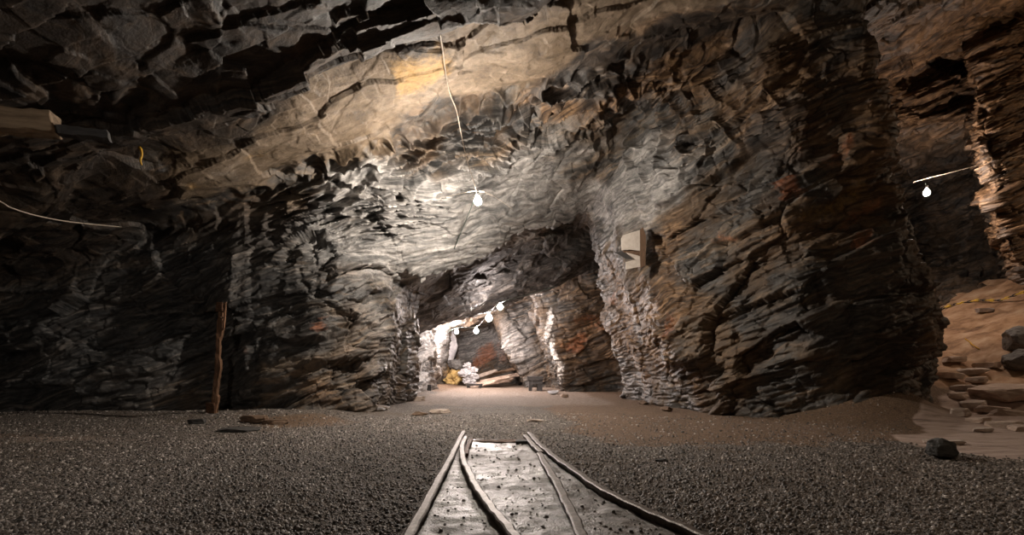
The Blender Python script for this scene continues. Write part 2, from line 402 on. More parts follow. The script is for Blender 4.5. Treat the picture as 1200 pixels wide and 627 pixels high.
def vol_sampler(V, lo, h):
    G = np.gradient(V, h)
    def samp(P):
        q = (P-np.array(lo, F32))/h
        i = np.floor(q).astype(np.int64)
        for a in range(3): i[:, a] = np.clip(i[:, a], 0, V.shape[a]-2)
        f = np.clip(q-i, 0, 1).astype(F32)
        res = []
        for A in (V, *G):
            o = 0
            for a in (0, 1):
                for b in (0, 1):
                    for c in (0, 1):
                        w = (f[:, 0] if a else 1-f[:, 0])*(f[:, 1] if b else 1-f[:, 1])*(f[:, 2] if c else 1-f[:, 2])
                        o = o + w*A[i[:, 0]+a, i[:, 1]+b, i[:, 2]+c]
            res.append(o)
        g = np.stack(res[1:], 1); ln = np.maximum(np.linalg.norm(g, axis=1), 1e-6)
        return res[0], g/ln[:, None], ln
    return samp

def blob_attrs(P):
    w = np.stack([fbm(P[:, 0]*.7, P[:, 1]*.7, P[:, 2]*.7, 2, 90+i) for i in range(3)], 1)
    Q = P + w*.9
    out = {}
    for k, L in BLOBS.items():
        v = np.zeros(len(P), F32)
        for (x, y, z, rx, ry, rz, s) in L:
            dx = Q[:, 0]-x; dz = Q[:, 2]-z - .33*dx
            r = (dx/rx)**2+((Q[:, 1]-y)/ry)**2+(dz/rz)**2
            v = np.maximum(v, s*np.exp(-np.minimum(r, 20)**1.5*.7))
        out[k] = v
    return out

FX = 600.0; HY = 434.0; CH = .8
def build_rock():
    lo = (-13.8, -4.0, -.75); hi = (16.8, 31.5, 11.6); h = .15
    P, Q, V = surface_nets(solid, lo, hi, h)
    samp = vol_sampler(V, lo, h)
    cen = P[Q].mean(1)
    _, N, _ = samp(cen)
    x, y, z = cen.T
    pxs = 600+x/np.maximum(y, .3)*600; pys = HY-(z-CH)/np.maximum(y, .3)*600
    vis = (y > 1.0) & (pxs > -260) & (pxs < 1460) & (pys > -220) & (z > -.35)
    zl = z-(5.42+.33*x)
    lab = np.full(len(Q), 'wall_back', object)
    lab[(y < 16.5) & (x < 1)] = 'wall_left'
    lab[(y < 16.5) & (x >= 1)] = 'wall_right'
    lab[(x > 8.3)] = 'wall_right'
    inpil = (y < 16.6) & (x > 1.6+.0*z) & (x < 8.6 + .3*(y-9)) & (z < 8)
    lab[inpil] = 'wall_pillar'
    lab[(y > 16.5) & (x < -2.3)] = 'wall_left'
    lab[(y > 18.0) & (y < 24) & (x > -.2)] = 'wall_right'
    lab[(zl > -.75) & (y < 9.3)] = 'ceiling'
    lab[(N[:, 2] < -.55) & (y > 13.2)] = 'ceiling'
    lab[(zl > -.9) & (x > 8)] = 'ceiling'
    fr = (y >= 9.3) & (y < 14.4) & (x < 2.2) & (x > -2.9) & (z > 2.1)
    lab[fr] = 'wall_front'
    near = vis & (y < 15)
    mid = vis & ~near
    parts = {}
    for grp, lev in ((near, 3), (mid, 2), (~vis, 0)):
        if not grp.any(): continue
        q = Q[grp]; l = lab[grp]; base = np.arange(len(q))
        u, inv = np.unique(q, return_inverse=True); p = P[u]; q = inv.reshape(-1, 4)
        for _ in range(lev):
            p, q = subdiv(p, q); base = np.tile(base, 4)
        v, n, ln = samp(p); p = p - n*(v/ln)[:, None]
        v, n, ln = samp(p)
        p = p + n*detail(p)[:, None]
        for name in np.unique(l.astype(str)):
            m = (l[base] == name)
            qq = q[m]; uu, ii = np.unique(qq, return_inverse=True)
            parts.setdefault(name, []).append((p[uu], ii.reshape(-1, 4)))
    for name, L in parts.items():
        off = 0; Ps = []; Qs = []
        for p, q in L: Ps.append(p); Qs.append(q+off); off += len(p)
        Pa = np.concatenate(Ps); Qa = np.concatenate(Qs)
        o = link_mesh(name, Pa, Qa, ROCK, attrs=blob_attrs(Pa))
        o['kind'] = 'structure'; o['label'] = STRUCT_LABEL.get(name, name); 

STRUCT_LABEL = {
 'wall_left': 'dark layered rock wall on the left of the cavern and portal',
 'wall_right': 'dark brown rock wall beyond the big pillar on the right',
 'wall_pillar': 'massive rugged rock pillar standing right of the tunnel portal',
 'wall_front': 'slanted pale grey rock face above the tunnel portal',
 'wall_back': 'grey and orange rock wall at the far end of the lit tunnel',
 'ceiling': 'dipping rock roof with a pale brown band and dark overhanging slab',
}
build_rock()

# ------------------------------------------------------------------ ground
RTOP = .042
def gp(px, py, z=0.0):
    Y = 600*(CH-z)/(py-HY); return ((px-600)/600*Y, Y)
def at(px, py, Y): return ((px-600)/600*Y, Y, CH+(HY-py)/600*Y)

RAILS = {
 'a': [(470, 642), (478, 627), (511, 566), (530, 531), (543, 505)],
 'b': [(626, 648), (605, 627), (583, 601), (563, 576), (550, 553), (542, 534), (542, 520), (546, 511)],
 'c1': [(694, 648), (683, 627), (666, 590), (650, 560), (632, 530)],
 'c2': [(634, 529), (624, 519), (615, 509)],
 'd': [(900, 660), (830, 627), (775, 603), (715, 576), (675, 551), (645, 530), (630, 517), (620, 506)],
}
RW = {k: [gp(a, b, RTOP) for a, b in v] for k, v in RAILS.items()}

def ground_z(X, Y, fine=True):
    z = ramp_z(X, Y)
    far = sst(14, 8, Y)
    z = z + .05*noise(X*.35, Y*.35, 0*X, 201) + .018*noise(X*1.3, Y*1.3, 0*X, 202)
    bed = bedmask(X, Y)
    z = z*(1-.8*bed) - .010*bed
    # banks of rubble against the walls
    z = z + .10*sst(7.6, 8.9, Y + .5*noise(X*.9, Y*.9, 0*X, 203))*sst(-2.4, -3.4, X)
    z = z + .06*sst(7.2, 8.4, Y + .4*noise(X*.9, Y*.9, 0*X, 204))*sst(4.2, 5.2, X)*sst(9, 7.4, X)
    z = z + .55*np.exp(-((X-6.0)/.85)**2-((Y-8.5)/.75)**2)
    if fine:
        rp = sst(.15, .6, ramp_z(X, Y))
        s = ramp_z(X, Y)
        st = noise(X*.9, Y*1.4, 0*X, 210)*.5 + noise(X*2.2, Y*3.5, 0*X, 211)*.2
        z = z + .16*st*rp
        sand = sst(4.0, 4.6, X+.4*noise(X, Y, 0*X, 212)-.95*np.maximum(Y-5.5, 0))*sst(4.4, 4.9, Y)
        z = z + .012*noise(X*3, Y*9, 0*X, 213)*sand
        u = (noise(X*.8, Y*1.6, 0*X, 214)+noise(X*2.5, Y*5, 0*X, 215)*.4)*4; fl = np.floor(u)
        z = z + .05*(sst(.75, 1, u-fl)+fl)*.8*sst(7.6, 8.6, Y)*sst(7.2, 8.2, X)
        z = z + (1-sand)*(1-rp)*(.010*noise(X*9, Y*9, 0*X, 205) + .007*noise(X*26, Y*26, 0*X, 206)*(1-bed)) + bed*.014*noise(X*5, Y*9, 0*X, 207)
    return z

def railx(key, Y):
    p = np.array(RW[key]); p = p[np.argsort(p[:, 1])]
    return np.interp(Y, p[:, 1], p[:, 0]).astype(F32)

def bedmask(X, Y):
    l = railx('a', Y); r = railx('d', Y)
    return sst(-.02, .06, X-l)*sst(-.02, .06, r-X)*sst(6.15, 5.85, Y+.1*noise(X*2, Y*2, 0*X, 220))

def ground_material():
    m, nt, b = newmat('mine_ground'); q = NB(nt); co = q.obj()
    n1 = q.noise(co, 1.2, 5, .6); n2 = q.noise(co, 14, 5, .65); n3 = q.noise(co, .45, 4, .6)
    v = q.voro(co, 120, 'F1', 'Color'); vs_ = q.n('ShaderNodeSeparateColor'); q.l(v, vs_.inputs[0])
    v2 = q.voro(co, 58, 'F1', 'Color'); vs2 = q.n('ShaderNodeSeparateColor'); q.l(v2, vs2.inputs[0])
    st = q.math('ADD', q.math('MULTIPLY', vs_.outputs[0], .6), q.math('MULTIPLY', vs2.outputs[0], .4))
    gravel = q.ramp(st, [(.15, (.040, .033, .028)), (.5, (.145, .118, .098)), (.8, (.29, .245, .21)), (.93, (.50, .45, .40))])
    gravel = q.mix(q.math('MULTIPLY', q.ramp(n1, [(.5, (0,)), (.65, (1,))]), .5), gravel, (.14, .095, .060))
    col = gravel
    def mk(name, nz, amp=.7, lo=.35, hi=.65):
        t = q.math('ADD', q.attr(name), q.math('MULTIPLY', q.math('SUBTRACT', nz, .5), amp))
        o = q.n('ShaderNodeMapRange', interpolation_type='SMOOTHSTEP'); q.l(t, o.inputs[0]); o.inputs[1].default_value = lo; o.inputs[2].default_value = hi
        return o.outputs[0]
    brown = q.ramp(q.math('ADD', q.math('MULTIPLY', n2, .5), q.math('MULTIPLY', vs_.outputs[0], .5)), [(.25, (.085, .046, .024)), (.5, (.20, .115, .062)), (.8, (.36, .23, .135))])
    col = q.mix(q.math('MULTIPLY', mk('earth', n1), .8), col, brown)
    dust = q.ramp(n2, [(.3, (.22, .16, .12)), (.6, (.42, .33, .27)), (.75, (.55, .46, .40))])
    col = q.mix(q.math('MULTIPLY', mk('dust', n1), .8), col, dust)
    mud = q.ramp(q.noise(q.mapping(co, scale=(1.0, 2.2, 1)), 7, 6, .7), [(.3, (.05, .04, .034)), (.5, (.15, .125, .11)), (.68, (.33, .29, .26))])
    col = q.mix(mk('bed', n2, .3), col, mud)
    sand = q.ramp(q.noise(q.mapping(co, scale=(.7, 3, 1)), 3, 6, .65), [(.3, (.16, .11, .09)), (.45, (.42, .31, .255)), (.7, (.56, .43, .36))])
    col = q.mix(mk('sand', n1, .5), col, sand)
    ramp = q.ramp(q.noise(q.mapping(co, scale=(.6, 1.6, 1)), 2.2, 6, .65), [(.32, (.13, .07, .038)), (.5, (.40, .24, .14)), (.68, (.58, .42, .29))])
    col = q.mix(mk('ramp', n1, .5), col, ramp)
    q.l(col, b.inputs['Base Color'])
    wet = mk('bed', n2, .5, .3, .9)
    q.l(q.math('SUBTRACT', .82, q.math('MULTIPLY', q.math('MULTIPLY', wet, n1), .75)), b.inputs['Roughness'])
    b.inputs['Specular IOR Level'].default_value = .5
    bv = q.voro(co, 120, 'F1'); bv2 = q.voro(co, 58, 'F1')
    soft = q.math('SUBTRACT', 1.0, q.math('MULTIPLY', q.math('MAXIMUM', mk('sand', n1, .5), q.math('MAXIMUM', mk('ramp', n1, .5), mk('bed', n2, .3))), .85))
    h = q.math('MULTIPLY', q.math('ADD', q.math('MULTIPLY', bv, -.8), q.math('MULTIPLY', bv2, -1.0)), soft)
    h = q.math('ADD', h, q.math('MULTIPLY', q.noise(co, 30, 6, .7), .5))
    q.l(q.bump(h, .8, .018), b.inputs['Normal'])
    return m
GROUND = ground_material()

def gmasks(X, Y):
    n = noise(X*.7, Y*.7, 0*X, 230); n2 = noise(X*2.3, Y*2.3, 0*X, 231)
    sand = sst(3.9, 4.35, X + .3*n + .15*n2 - .95*np.maximum(Y-5.5, 0))*sst(4.35, 4.75, Y + .2*n2)
    ramp = sst(.25, .8, ramp_z(X, Y))
    dust = np.maximum(.75*sst(9.5, 13, Y)*sst(-3.5, -2, X)*sst(3.2, 2.0, X), .9*np.exp(-((X+1.95)/.5)**2-((Y-12.5)/1.6)**2))
    dust = np.maximum(dust, .62*np.exp(-((X+5.2)/1.3)**2-((Y-6.0)/.5)**2))
    dust = np.maximum(dust, .6*np.exp(-((X+.8)/.5)**2-((Y-7.0)/.3)**2))
    earth = sst(.2, 1.4, X + .5*n)*sst(4.9, 6.3, Y + .5*n2) * 1.1
    earth = np.maximum(earth, .9*np.exp(-((X+3.2)/.9)**2-((Y-7.9)/.7)**2))
    earth = np.maximum(earth, .6*np.exp(-((X+6.8)/1.8)**2-((Y-6.2)/.7)**2))
    earth = np.maximum(earth, .7*sst(16, 20, Y))
    return {'sand': sand, 'ramp': ramp, 'dust': dust, 'earth': earth, 'bed': bedmask(X, Y)}

def axis(lo, hi, d0, c0, c1, gr):
    a = list(np.arange(c0, c1, d0)); d = d0
    while a[-1] < hi: d = min(d*gr, .3); a.append(a[-1]+d)
    d = d0; f = [c0]
    while f[-1] > lo: d = min(d*gr, .3); f.append(f[-1]-d)
    return np.array(sorted(set(f[1:]+a)), F32)
gx_ = axis(-15, 17.2, .022, -3.2, 3.2, 1.006); gy_ = [-5, -3, -1, 0, .8, 1.3]
yv = 1.6; 
while yv < 32: gy_.append(yv); yv += min(.015*(yv/2)**1.1, .12)
gy_ = np.array(gy_, F32)
GX, GY = np.meshgrid(gx_, gy_, indexing='ij'); GX = GX.ravel(); GY = GY.ravel()
GZ = ground_z(GX, GY)
nX, nY = len(gx_), len(gy_)
ii, jj = np.meshgrid(np.arange(nX-1), np.arange(nY-1), indexing='ij'); ii = ii.ravel(); jj = jj.ravel()
fl = link_mesh('floor', np.stack([GX, GY, GZ], 1), np.stack([ii*nY+jj, (ii+1)*nY+jj, (ii+1)*nY+jj+1, ii*nY+jj+1], 1), GROUND, attrs=gmasks(GX, GY), smooth=True)
fl['kind'] = 'structure'; fl['label'] = 'grey gravel mine floor rising into an orange earth slope on the right'

def gz(x, y, fine=True):
    return float(ground_z(np.array([x], F32), np.array([y], F32), fine)[0])
def on_ground(px, py):
    """point of the ground seen in that direction"""
    Y = np.linspace(1.5, 30, 6000).astype(F32); X = (px-600)/600*Y; Z = CH+(HY-py)/600*Y
    k = np.argmax(Z < ground_z(X, Y, False)); return float(X[k]), float(Y[k]), gz(X[k], Y[k])

# loose gravel: one object nobody could count
def build_gravel(n=85000):
    Y = 2.1 + 7.2*rng.random(n)**1.35; px = -60+1320*rng.random(n); X = (px-600)/600*Y*1.05
    m = gmasks(X.astype(F32), Y.astype(F32))
    keep = rng.random(n) > np.clip(m['sand']*1.1+m['ramp']+m['bed']*.93+.70*m['earth']+.6*m['dust'], 0, 1)
    for k in RW: 
        rx = railx(k, Y); keep &= ~((np.abs(X-rx) < .06) & (Y < 6.5))
    keep &= (Y < 8.9) | (np.abs(X) < 2)
    X, Y = X[keep], Y[keep]; n = len(X)
    Z = ground_z(X.astype(F32), Y.astype(F32))
    s = (.004+.007*rng.random(n)**3)*(1+.05*Y)
    t = (1+5**.5)/2
    ico = np.array([(0, 1), (0, -1)])
    V0 = np.array([[1, 1, 1], [-1, -1, 1], [1, -1, -1], [-1, 1, -1], [0, 0, 1.5], [0, 1.3, -.2], [1.4, 0, 0], [-1.3, -.2, 0]], float)
    V0 = np.array([[-1, -1, -.6], [1, -.9, -.6], [1, 1, -.6], [-.9, 1, -.6], [-.6, -.5, .6], [.5, -.7, .55], [.7, .5, .7], [-.5, .6, .5]])
    Fq = np.array([[0, 1, 5, 4], [1, 2, 6, 5], [2, 3, 7, 6], [3, 0, 4, 7], [4, 5, 6, 7]])
    P = V0[None]*(1+.35*(rng.random((n, 8, 3))-.5)) * (s[:, None, None]*(.75+.5*rng.random((n, 1, 3))))
    a = rng.random(n)*2*PI; c, d = np.cos(a)[:, None], np.sin(a)[:, None]
    tx = (rng.random(n)-.5)[:, None]*1.2; 
    x = P[..., 0]*c-P[..., 1]*d; y = P[..., 0]*d+P[..., 1]*c; z = P[..., 2]+x*tx*.5
    P = np.stack([x+X[:, None], y+Y[:, None], z+(Z+s*.25)[:, None]], -1).reshape(-1, 3)
    Q = (Fq[None]+8*np.arange(n)[:, None, None]).reshape(-1, 4)
    mt, nt, b = newmat('gravel_stone'); q = NB(nt)
    v = q.attr('tone')
    q.l(q.ramp(v, [(0, (.032, .027, .023)), (.45, (.125, .104, .087)), (.75, (.26, .22, .19)), (1, (.60, .54, .49))]), b.inputs['Base Color'])
    b.inputs['Roughness'].default_value = .6
    o = link_mesh('gravel', P, Q, mt, attrs={'tone': np.repeat(rng.random(n)**1.2, 8)})
    o['kind'] = 'stuff'; o['label'] = 'loose grey gravel scattered over the cavern floor'; o['category'] = 'gravel'
build_gravel()

# ------------------------------------------------------------------ simple materials
def simple(name, col, rough=.6, metal=0.0, var=.35, scale=20, stretch=(1, 1, 1), col2=None, bump=.3, bd=.01):
    m, nt, b = newmat(name); q = NB(nt); co = q.mapping(q.obj(), scale=stretch)
    n = q.noise(co, scale, 6, .65)
    c2 = col2 or tuple(c*(1-var) for c in col)
    q.l(q.ramp(n, [(.35, c2), (.65, col)]), b.inputs['Base Color'])
    b.inputs['Roughness'].default_value = rough; b.inputs['Metallic'].default_value = metal
    if bump: q.l(q.bump(n, bump, bd), b.inputs['Normal'])
    return m
def emit(name, col, strength):
    m, nt, b = newmat(name); b.inputs['Base Color'].default_value = (1, 1, 1, 1)
    b.inputs['Emission Color'].default_value = (*col, 1); b.inputs['Emission Strength'].default_value = strength; return m
M_RAIL = simple('worn_rail_steel', (.20, .165, .14), .5, .25, .5, 24, (1, 1, 1), (.06, .042, .03))
M_WOOD = simple('old_wood', (.20, .10, .05), .8, 0, .5, 9, (3, 3, .35), (.07, .035, .018), .8, .02)
M_BEAM = simple('pale_timber', (.34, .24, .15), .8, 0, .4, 5, (.4, 3, 3), (.15, .10, .06), .8, .02)
M_RUST = simple('rusty_iron', (.13, .06, .03), .7, .4, .6, 30)
M_DARKWOOD = simple('dark_wood', (.055, .05, .048), .7, 0, .5, 12, (.5, 3, 3))
M_BOARD = simple('white_board', (.62, .56, .50), .6, 0, .15, 8, (1, 1, 1), (.48, .42, .37), .1)
M_PLANK = simple('brown_plank', (.17, .10, .06), .7, 0, .4, 10, (3, 3, .5))
M_CABLE = simple('dusty_cable', (.06, .085, .07), .6, 0, .3, 20)
M_PALECABLE = simple('pale_cable', (.50, .42, .34), .5, 0, .2, 20)
M_YELLOW = simple('yellow_plastic', (.95, .66, .06), .45, 0, .15, 20)
M_BLACK = simple('black_plastic', (.02, .02, .02), .5, 0, .3, 20)
M_TAG = simple('yellow_ribbon', (.75, .42, .03), .6, 0, .3, 20)

# ------------------------------------------------------------------ object helpers
def tag(o, label=None, cat=None, group=None):
    if label: o['label'] = label
    if cat: o['category'] = cat
    if group: o['group'] = group
    return o
def thing(name, label, cat, loc=(0, 0, 0), group=None, rz=0):
    o = bpy.data.objects.new(name, None); C.objects.link(o); o.location = loc; o.rotation_euler = (0, 0, rz)
    o.empty_display_size = .1
    return tag(o, label, cat, group)
def pydata(name, vs_, fs, mat, parent=None, loc=None, smooth=False, bevel=0.0, subsurf=0):
    me = bpy.data.meshes.new(name); me.from_pydata([tuple(map(float, v)) for v in vs_], [], fs); me.update()
    me.materials.append(mat)
    if smooth:
        for p in me.polygons: p.use_smooth = True
    o = bpy.data.objects.new(name, me); C.objects.link(o)
    if parent: o.parent = parent
    if loc: o.location = loc
    if bevel:
        b = o.modifiers.new('b', 'BEVEL'); b.width = bevel; b.segments = 2
    return o
def tube(name, pts, r, mat, parent=None, seg=8, res=6, taper=None, closed=False):
    """smooth tube through points"""
    pts = np.array(pts, float)
    if len(pts) > 2 and res > 1:
        t = np.arange(len(pts)); out = []
        for i in range(len(pts)-1):
            p0 = pts[max(i-1, 0)]; p1 = pts[i]; p2 = pts[i+1]; p3 = pts[min(i+2, len(pts)-1)]
            for k in range(res):
                u = k/res
                out.append(.5*((2*p1)+(-p0+p2)*u+(2*p0-5*p1+4*p2-p3)*u*u+(-p0+3*p1-3*p2+p3)*u**3))
        out.append(pts[-1]); pts = np.array(out)
    V, Fc = [], []
    for i, p in enumerate(pts):
        d = pts[min(i+1, len(pts)-1)]-pts[max(i-1, 0)]; d /= max(np.linalg.norm(d), 1e-9)
        up = np.array([0, 0, 1.]) if abs(d[2]) < .9 else np.array([1., 0, 0])
        a = np.cross(d, up); a /= np.linalg.norm(a); b = np.cross(a, d)
        rr = r if taper is None else r*taper(i/(len(pts)-1))
        for k in range(seg): V.append(p+rr*(math.cos(2*PI*k/seg)*a+math.sin(2*PI*k/seg)*b))
    for i in range(len(pts)-1):
        for k in range(seg): Fc.append((i*seg+k, i*seg+(k+1) % seg, (i+1)*seg+(k+1) % seg, (i+1)*seg+k))
    Fc.append(tuple(range(seg))[::-1]); Fc.append(tuple((len(pts)-1)*seg+k for k in range(seg)))
    return pydata(name, V, Fc, mat, parent, smooth=True)
def sweep(name, pts, prof, mat, parent=None, res=8):
    """closed profile (across, up) swept along ground points"""
    pts = np.array(pts, float); out = []
    for i in range(len(pts)-1):
        p0 = pts[max(i-1, 0)]; p1 = pts[i]; p2 = pts[i+1]; p3 = pts[min(i+2, len(pts)-1)]
        for k in range(res):
            u = k/res; out.append(.5*((2*p1)+(-p0+p2)*u+(2*p0-5*p1+4*p2-p3)*u*u+(-p0+3*p1-3*p2+p3)*u**3))
    out.append(pts[-1]); pts = np.array(out); V, Fc = [], []; n = len(prof)
    for i, p in enumerate(pts):
        d = pts[min(i+1, len(pts)-1)]-pts[max(i-1, 0)]; d[2] = 0; d /= np.linalg.norm(d); a = np.array([d[1], -d[0], 0])
        j = .0025*math.sin(i*1.7)+.002*math.sin(i*.63)
        for (u, w) in prof: V.append(p+a*(u*(1+.06*math.sin(i*2.3))+j)+np.array([0, 0, w+j*.6]))
    for i in range(len(pts)-1):
        for k in range(n): Fc.append((i*n+k, i*n+(k+1) % n, (i+1)*n+(k+1) % n, (i+1)*n+k))
    Fc.append(tuple(range(n))[::-1]); Fc.append(tuple((len(pts)-1)*n+k for k in range(n)))
    return pydata(name, V, Fc, mat, parent)
def box_v(x0, x1, y0, y1, z0, z1):
    return [(x0, y0, z0), (x1, y0, z0), (x1, y1, z0), (x0, y1, z0), (x0, y0, z1), (x1, y0, z1), (x1, y1, z1), (x0, y1, z1)]
BF = [(0, 3, 2, 1), (4, 5, 6, 7), (0, 1, 5, 4), (1, 2, 6, 5), (2, 3, 7, 6), (3, 0, 4, 7)]
def rough_box(name, dims, mat, parent=None, loc=None, n=(2, 2, 10), amp=.006, seed=1, bend=None, bevel=.0):
    """a subdivided, slightly uneven plank or block; dims = (x0,x1,y0,y1,z0,z1)"""
    import bmesh
    bm = bmesh.new(); x0, x1, y0, y1, z0, z1 = dims
    bmesh.ops.create_cube(bm, size=1)
    for ax in range(3):
        if n[ax] > 1:
            es = [e for e in bm.edges if abs((e.verts[0].co-e.verts[1].co)[ax]) > 1e-6 and all(abs((e.verts[0].co-e.verts[1].co)[b]) < 1e-6 for b in range(3) if b != ax)]
            bmesh.ops.subdivide_edges(bm, edges=es, cuts=n[ax]-1, use_grid_fill=True)
    V = np.array([v.co[:] for v in bm.verts])+.5
    V = V*[x1-x0, y1-y0, z1-z0]+[x0, y0, z0]
    for c, k in enumerate((11, 22, 33)): V[:, c] += amp*2*noise(V[:, 0]*9+k, V[:, 1]*9, V[:, 2]*9, seed+c)
    if bend: V = np.array([bend(v) for v in V])
    for v, p in zip(bm.verts, V): v.co = p
    me = bpy.data.meshes.new(name); bm.to_mesh(me); bm.free(); me.materials.append(mat)
    o = bpy.data.objects.new(name, me); C.objects.link(o)
    if parent: o.parent = parent
    if loc: o.location = loc
    if bevel: b = o.modifiers.new('b', 'BEVEL'); b.width = bevel; b.segments = 2; b.limit_method = 'ANGLE'
    return o

def stone_mat(name, c1, c2, rough=.75):
    m, nt, b = newmat(name); q = NB(nt); co = q.obj()
    n = q.noise(co, 5, 6, .65); n2 = q.noise(q.mapping(co, scale=(1, 1, 5)), 8, 6, .65)
    q.l(q.ramp(q.math('ADD', q.math('MULTIPLY', n, .5), q.math('MULTIPLY', n2, .5)), [(.35, c2), (.62, c1)]), b.inputs['Base Color'])
    b.inputs['Roughness'].default_value = rough
    q.l(q.bump(q.math('ADD', n, n2), .6, .03), b.inputs['Normal']); return m
S_PALE = stone_mat('pale_stone', (.60, .50, .43), (.32, .24, .19))
S_DARK = stone_mat('dark_stone', (.085, .080, .075), (.03, .028, .026))
S_BROWN = stone_mat('brown_stone', (.22, .14, .09), (.08, .05, .03))
S_WHITE = stone_mat('white_stone', (.72, .70, .70), (.40, .39, .42))
S_OCHRE = stone_mat('ochre_stone', (.60, .42, .16), (.30, .20, .08))
S_GREY = stone_mat('grey_stone', (.20, .19, .18), (.08, .075, .07))
S_PINK = stone_mat('pink_grey_stone', (.64, .50, .41), (.36, .26, .20))

def rock(label, loc, size, mat, seed, name='rock', cat='rock', group=None, rz=0, flat=False, sink=.15, tilt=(0, 0), sub=4, rough=.22, cut=.55):
    import bmesh
    bm = bmesh.new(); bmesh.ops.create_icosphere(bm, subdivisions=sub, radius=1)
    V = np.array([v.co[:] for v in bm.verts], F32)
    rg = np.random.default_rng(seed)
    # chisel with random planes, then roughen
    for _ in range(11 if not flat else 9):
        nrm = rg.normal(size=3); nrm[2] *= (.5 if flat else 1); nrm /= np.linalg.norm(nrm); dd = cut+.3*rg.random()
        s = V@nrm; V -= np.outer(np.clip(s-dd, 0, None), nrm)
    if flat: V[:, 2] = np.clip(V[:, 2], -.45, .45)*1.6
    r = np.linalg.norm(V, axis=1, keepdims=True)
    nn = noise(V[:, 0]*2+seed, V[:, 1]*2, V[:, 2]*2, seed)+.5*noise(V[:, 0]*5+seed, V[:, 1]*5, V[:, 2]*9, seed)
    V = V*(1+rough*nn[:, None]*.5)
    V = V*np.array(size)
    for v, p in zip(bm.verts, V): v.co = p
    me = bpy.data.meshes.new(name); bm.to_mesh(me); bm.free(); me.materials.append(mat)
    o = bpy.data.objects.new(name, me); C.objects.link(o)
    o.location = (loc[0], loc[1], loc[2]+size[2]*(1-2*sink)); o.rotation_euler = (tilt[0], tilt[1], rz)
    return tag(o, label, cat, group)

# ------------------------------------------------------------------ rails
PROF = [(-.045, -.09), (.045, -.09), (.045, -.078), (.010, -.068), (.010, -.03), (.026, -.024), (.027, -.006), (.018, 0), (-.018, 0), (-.027, -.006), (-.026, -.024), (-.010, -.03), (-.010, -.068), (-.045, -.078)]
def rail(key, label):
    pts = [(x, y, RTOP) for x, y in RW[key]]
    o = sweep('rail', pts, PROF, M_RAIL); return tag(o, label, 'rail', 'rails of the track switch')
rail('a', 'straight worn steel rail at the far left of the track')
rail('b', 'curved steel rail bending right, second from the left')
rc = rail('c1', 'nearly straight steel rail third from the left, its joint near the far end')
rail('c2', 'short steel rail piece leading on from the jointed third rail')
rail('d', 'long curved steel rail sweeping off to the right edge of the track')
# joint plate with bolts on the third rail
p0 = np.array(RW['c1'][-1]); p1 = np.array(RW['c1'][-2]); dr = (p1-p0)/np.linalg.norm(p1-p0); a_ = np.array([dr[1], -dr[0]])
j0 = p0+dr*.02
fp = pydata('joint_plate', [(*(p0+dr*s+a_*w), z) for z in (RTOP-.06, RTOP-.02) for s, w in ((0, -.04), (.42, -.04), (.42, -.022), (0, -.022))], BF, M_RUST, rc, bevel=.003)
for s in (.08, .18, .28, .38):
    q_ = p0+dr*s-a_*.045
    tube('bolt', [(*q_, RTOP-.04), (*(q_-a_*-.02), RTOP-.04)], .011, M_RUST, rc, 6, 1)
# short check rail and sleeper end at the far end of the track
ck = [gp(x, y, .03) for x, y in ((546, 532), (548, 524), (552, 514))]
tag(sweep('check_rail', [(x, y, .035) for x, y in ck], [(a*.8, b) for a, b in PROF], M_RUST), 'short rusty check rail inside the far end of the curved left rail', 'rail')
x0, y0 = gp(556, 516); x1, _ = gp(612, 516)
tag(rough_box('sleeper', (x0-.25, x1+.05, y0-.09, y0+.07, -.12, .0), M_WOOD, n=(12, 2, 2), amp=.008, seed=5), 'dark wooden sleeper buried across the far end of the track', 'sleeper')
x0, y0 = gp(611, 519)
tag(rough_box('wooden_block', (x0-.06, x0+.06, y0-.07, y0+.07, -.06, .035), M_DARKWOOD, n=(3, 3, 2), amp=.006, seed=8, bevel=.005), 'small dark block lying inside the tip of the right rails', 'block')

# ------------------------------------------------------------------ lamps
def bulb(px, py, Y, r, power, col, label, group=None, top=None):
    x, y, z = at(px, py, Y)
    t = thing('hanging_bulb', label, 'light bulb', (x, y, z), group)
    V, Fc = [], []; prof = [(.0, -1), (.38, -.92), (.72, -.68), (.95, -.28), (1, .1), (.86, .5), (.6, .85), (.42, 1.15), (.36, 1.4)]
    for (a, b) in prof:
        for k in range(16): V.append((a*r*math.cos(2*PI*k/16), a*r*math.sin(2*PI*k/16), b*r))
    for i in range(len(prof)-1):
        for k in range(16): Fc.append((i*16+k, i*16+(k+1) % 16, (i+1)*16+(k+1) % 16, (i+1)*16+k))
    L = power/(PI*4*PI*r*r)
    pydata('glass_bulb', V, Fc, emit('bulb_glow', col, L), t, smooth=True)
    tube('socket', [(0, 0, 1.35*r), (0, 0, 1.7*r), (0, 0, 2.4*r)], .36*r, M_BLACK, t, 12, 2)
    if top: tube('cord', [(0, 0, 2.3*r)]+[tuple(np.array(p)-np.array((x, y, z))) for p in top], .006, M_CABLE, t, 6, 6)
    return t
WARM = (1, .89, .77); FAR = (1, .86, .80); RGT = (1, .80, .66)
G = 'bare bulbs strung through the tunnel'
A = at
bulb(560, 236, 8.5, .062, P_MAIN, WARM, 'bare glowing bulb hanging in front of the pale face above the portal',
     top=[A(559, 226, 8.5)])
bulb(1086, 226, 13.0, .075, P_RIGHT, RGT, 'bare glowing bulb hanging in the dark gallery right of the big pillar', top=[A(1084, 214, 13.0)])
bulb(586, 360, 15.2, .085, P_T1, FAR, 'highest bare bulb in the tunnel, nearest its mouth', G)
bulb(573, 373, 18.0, .115, P_T2, FAR, 'largest and brightest bulb in the tunnel, second from its mouth', G)
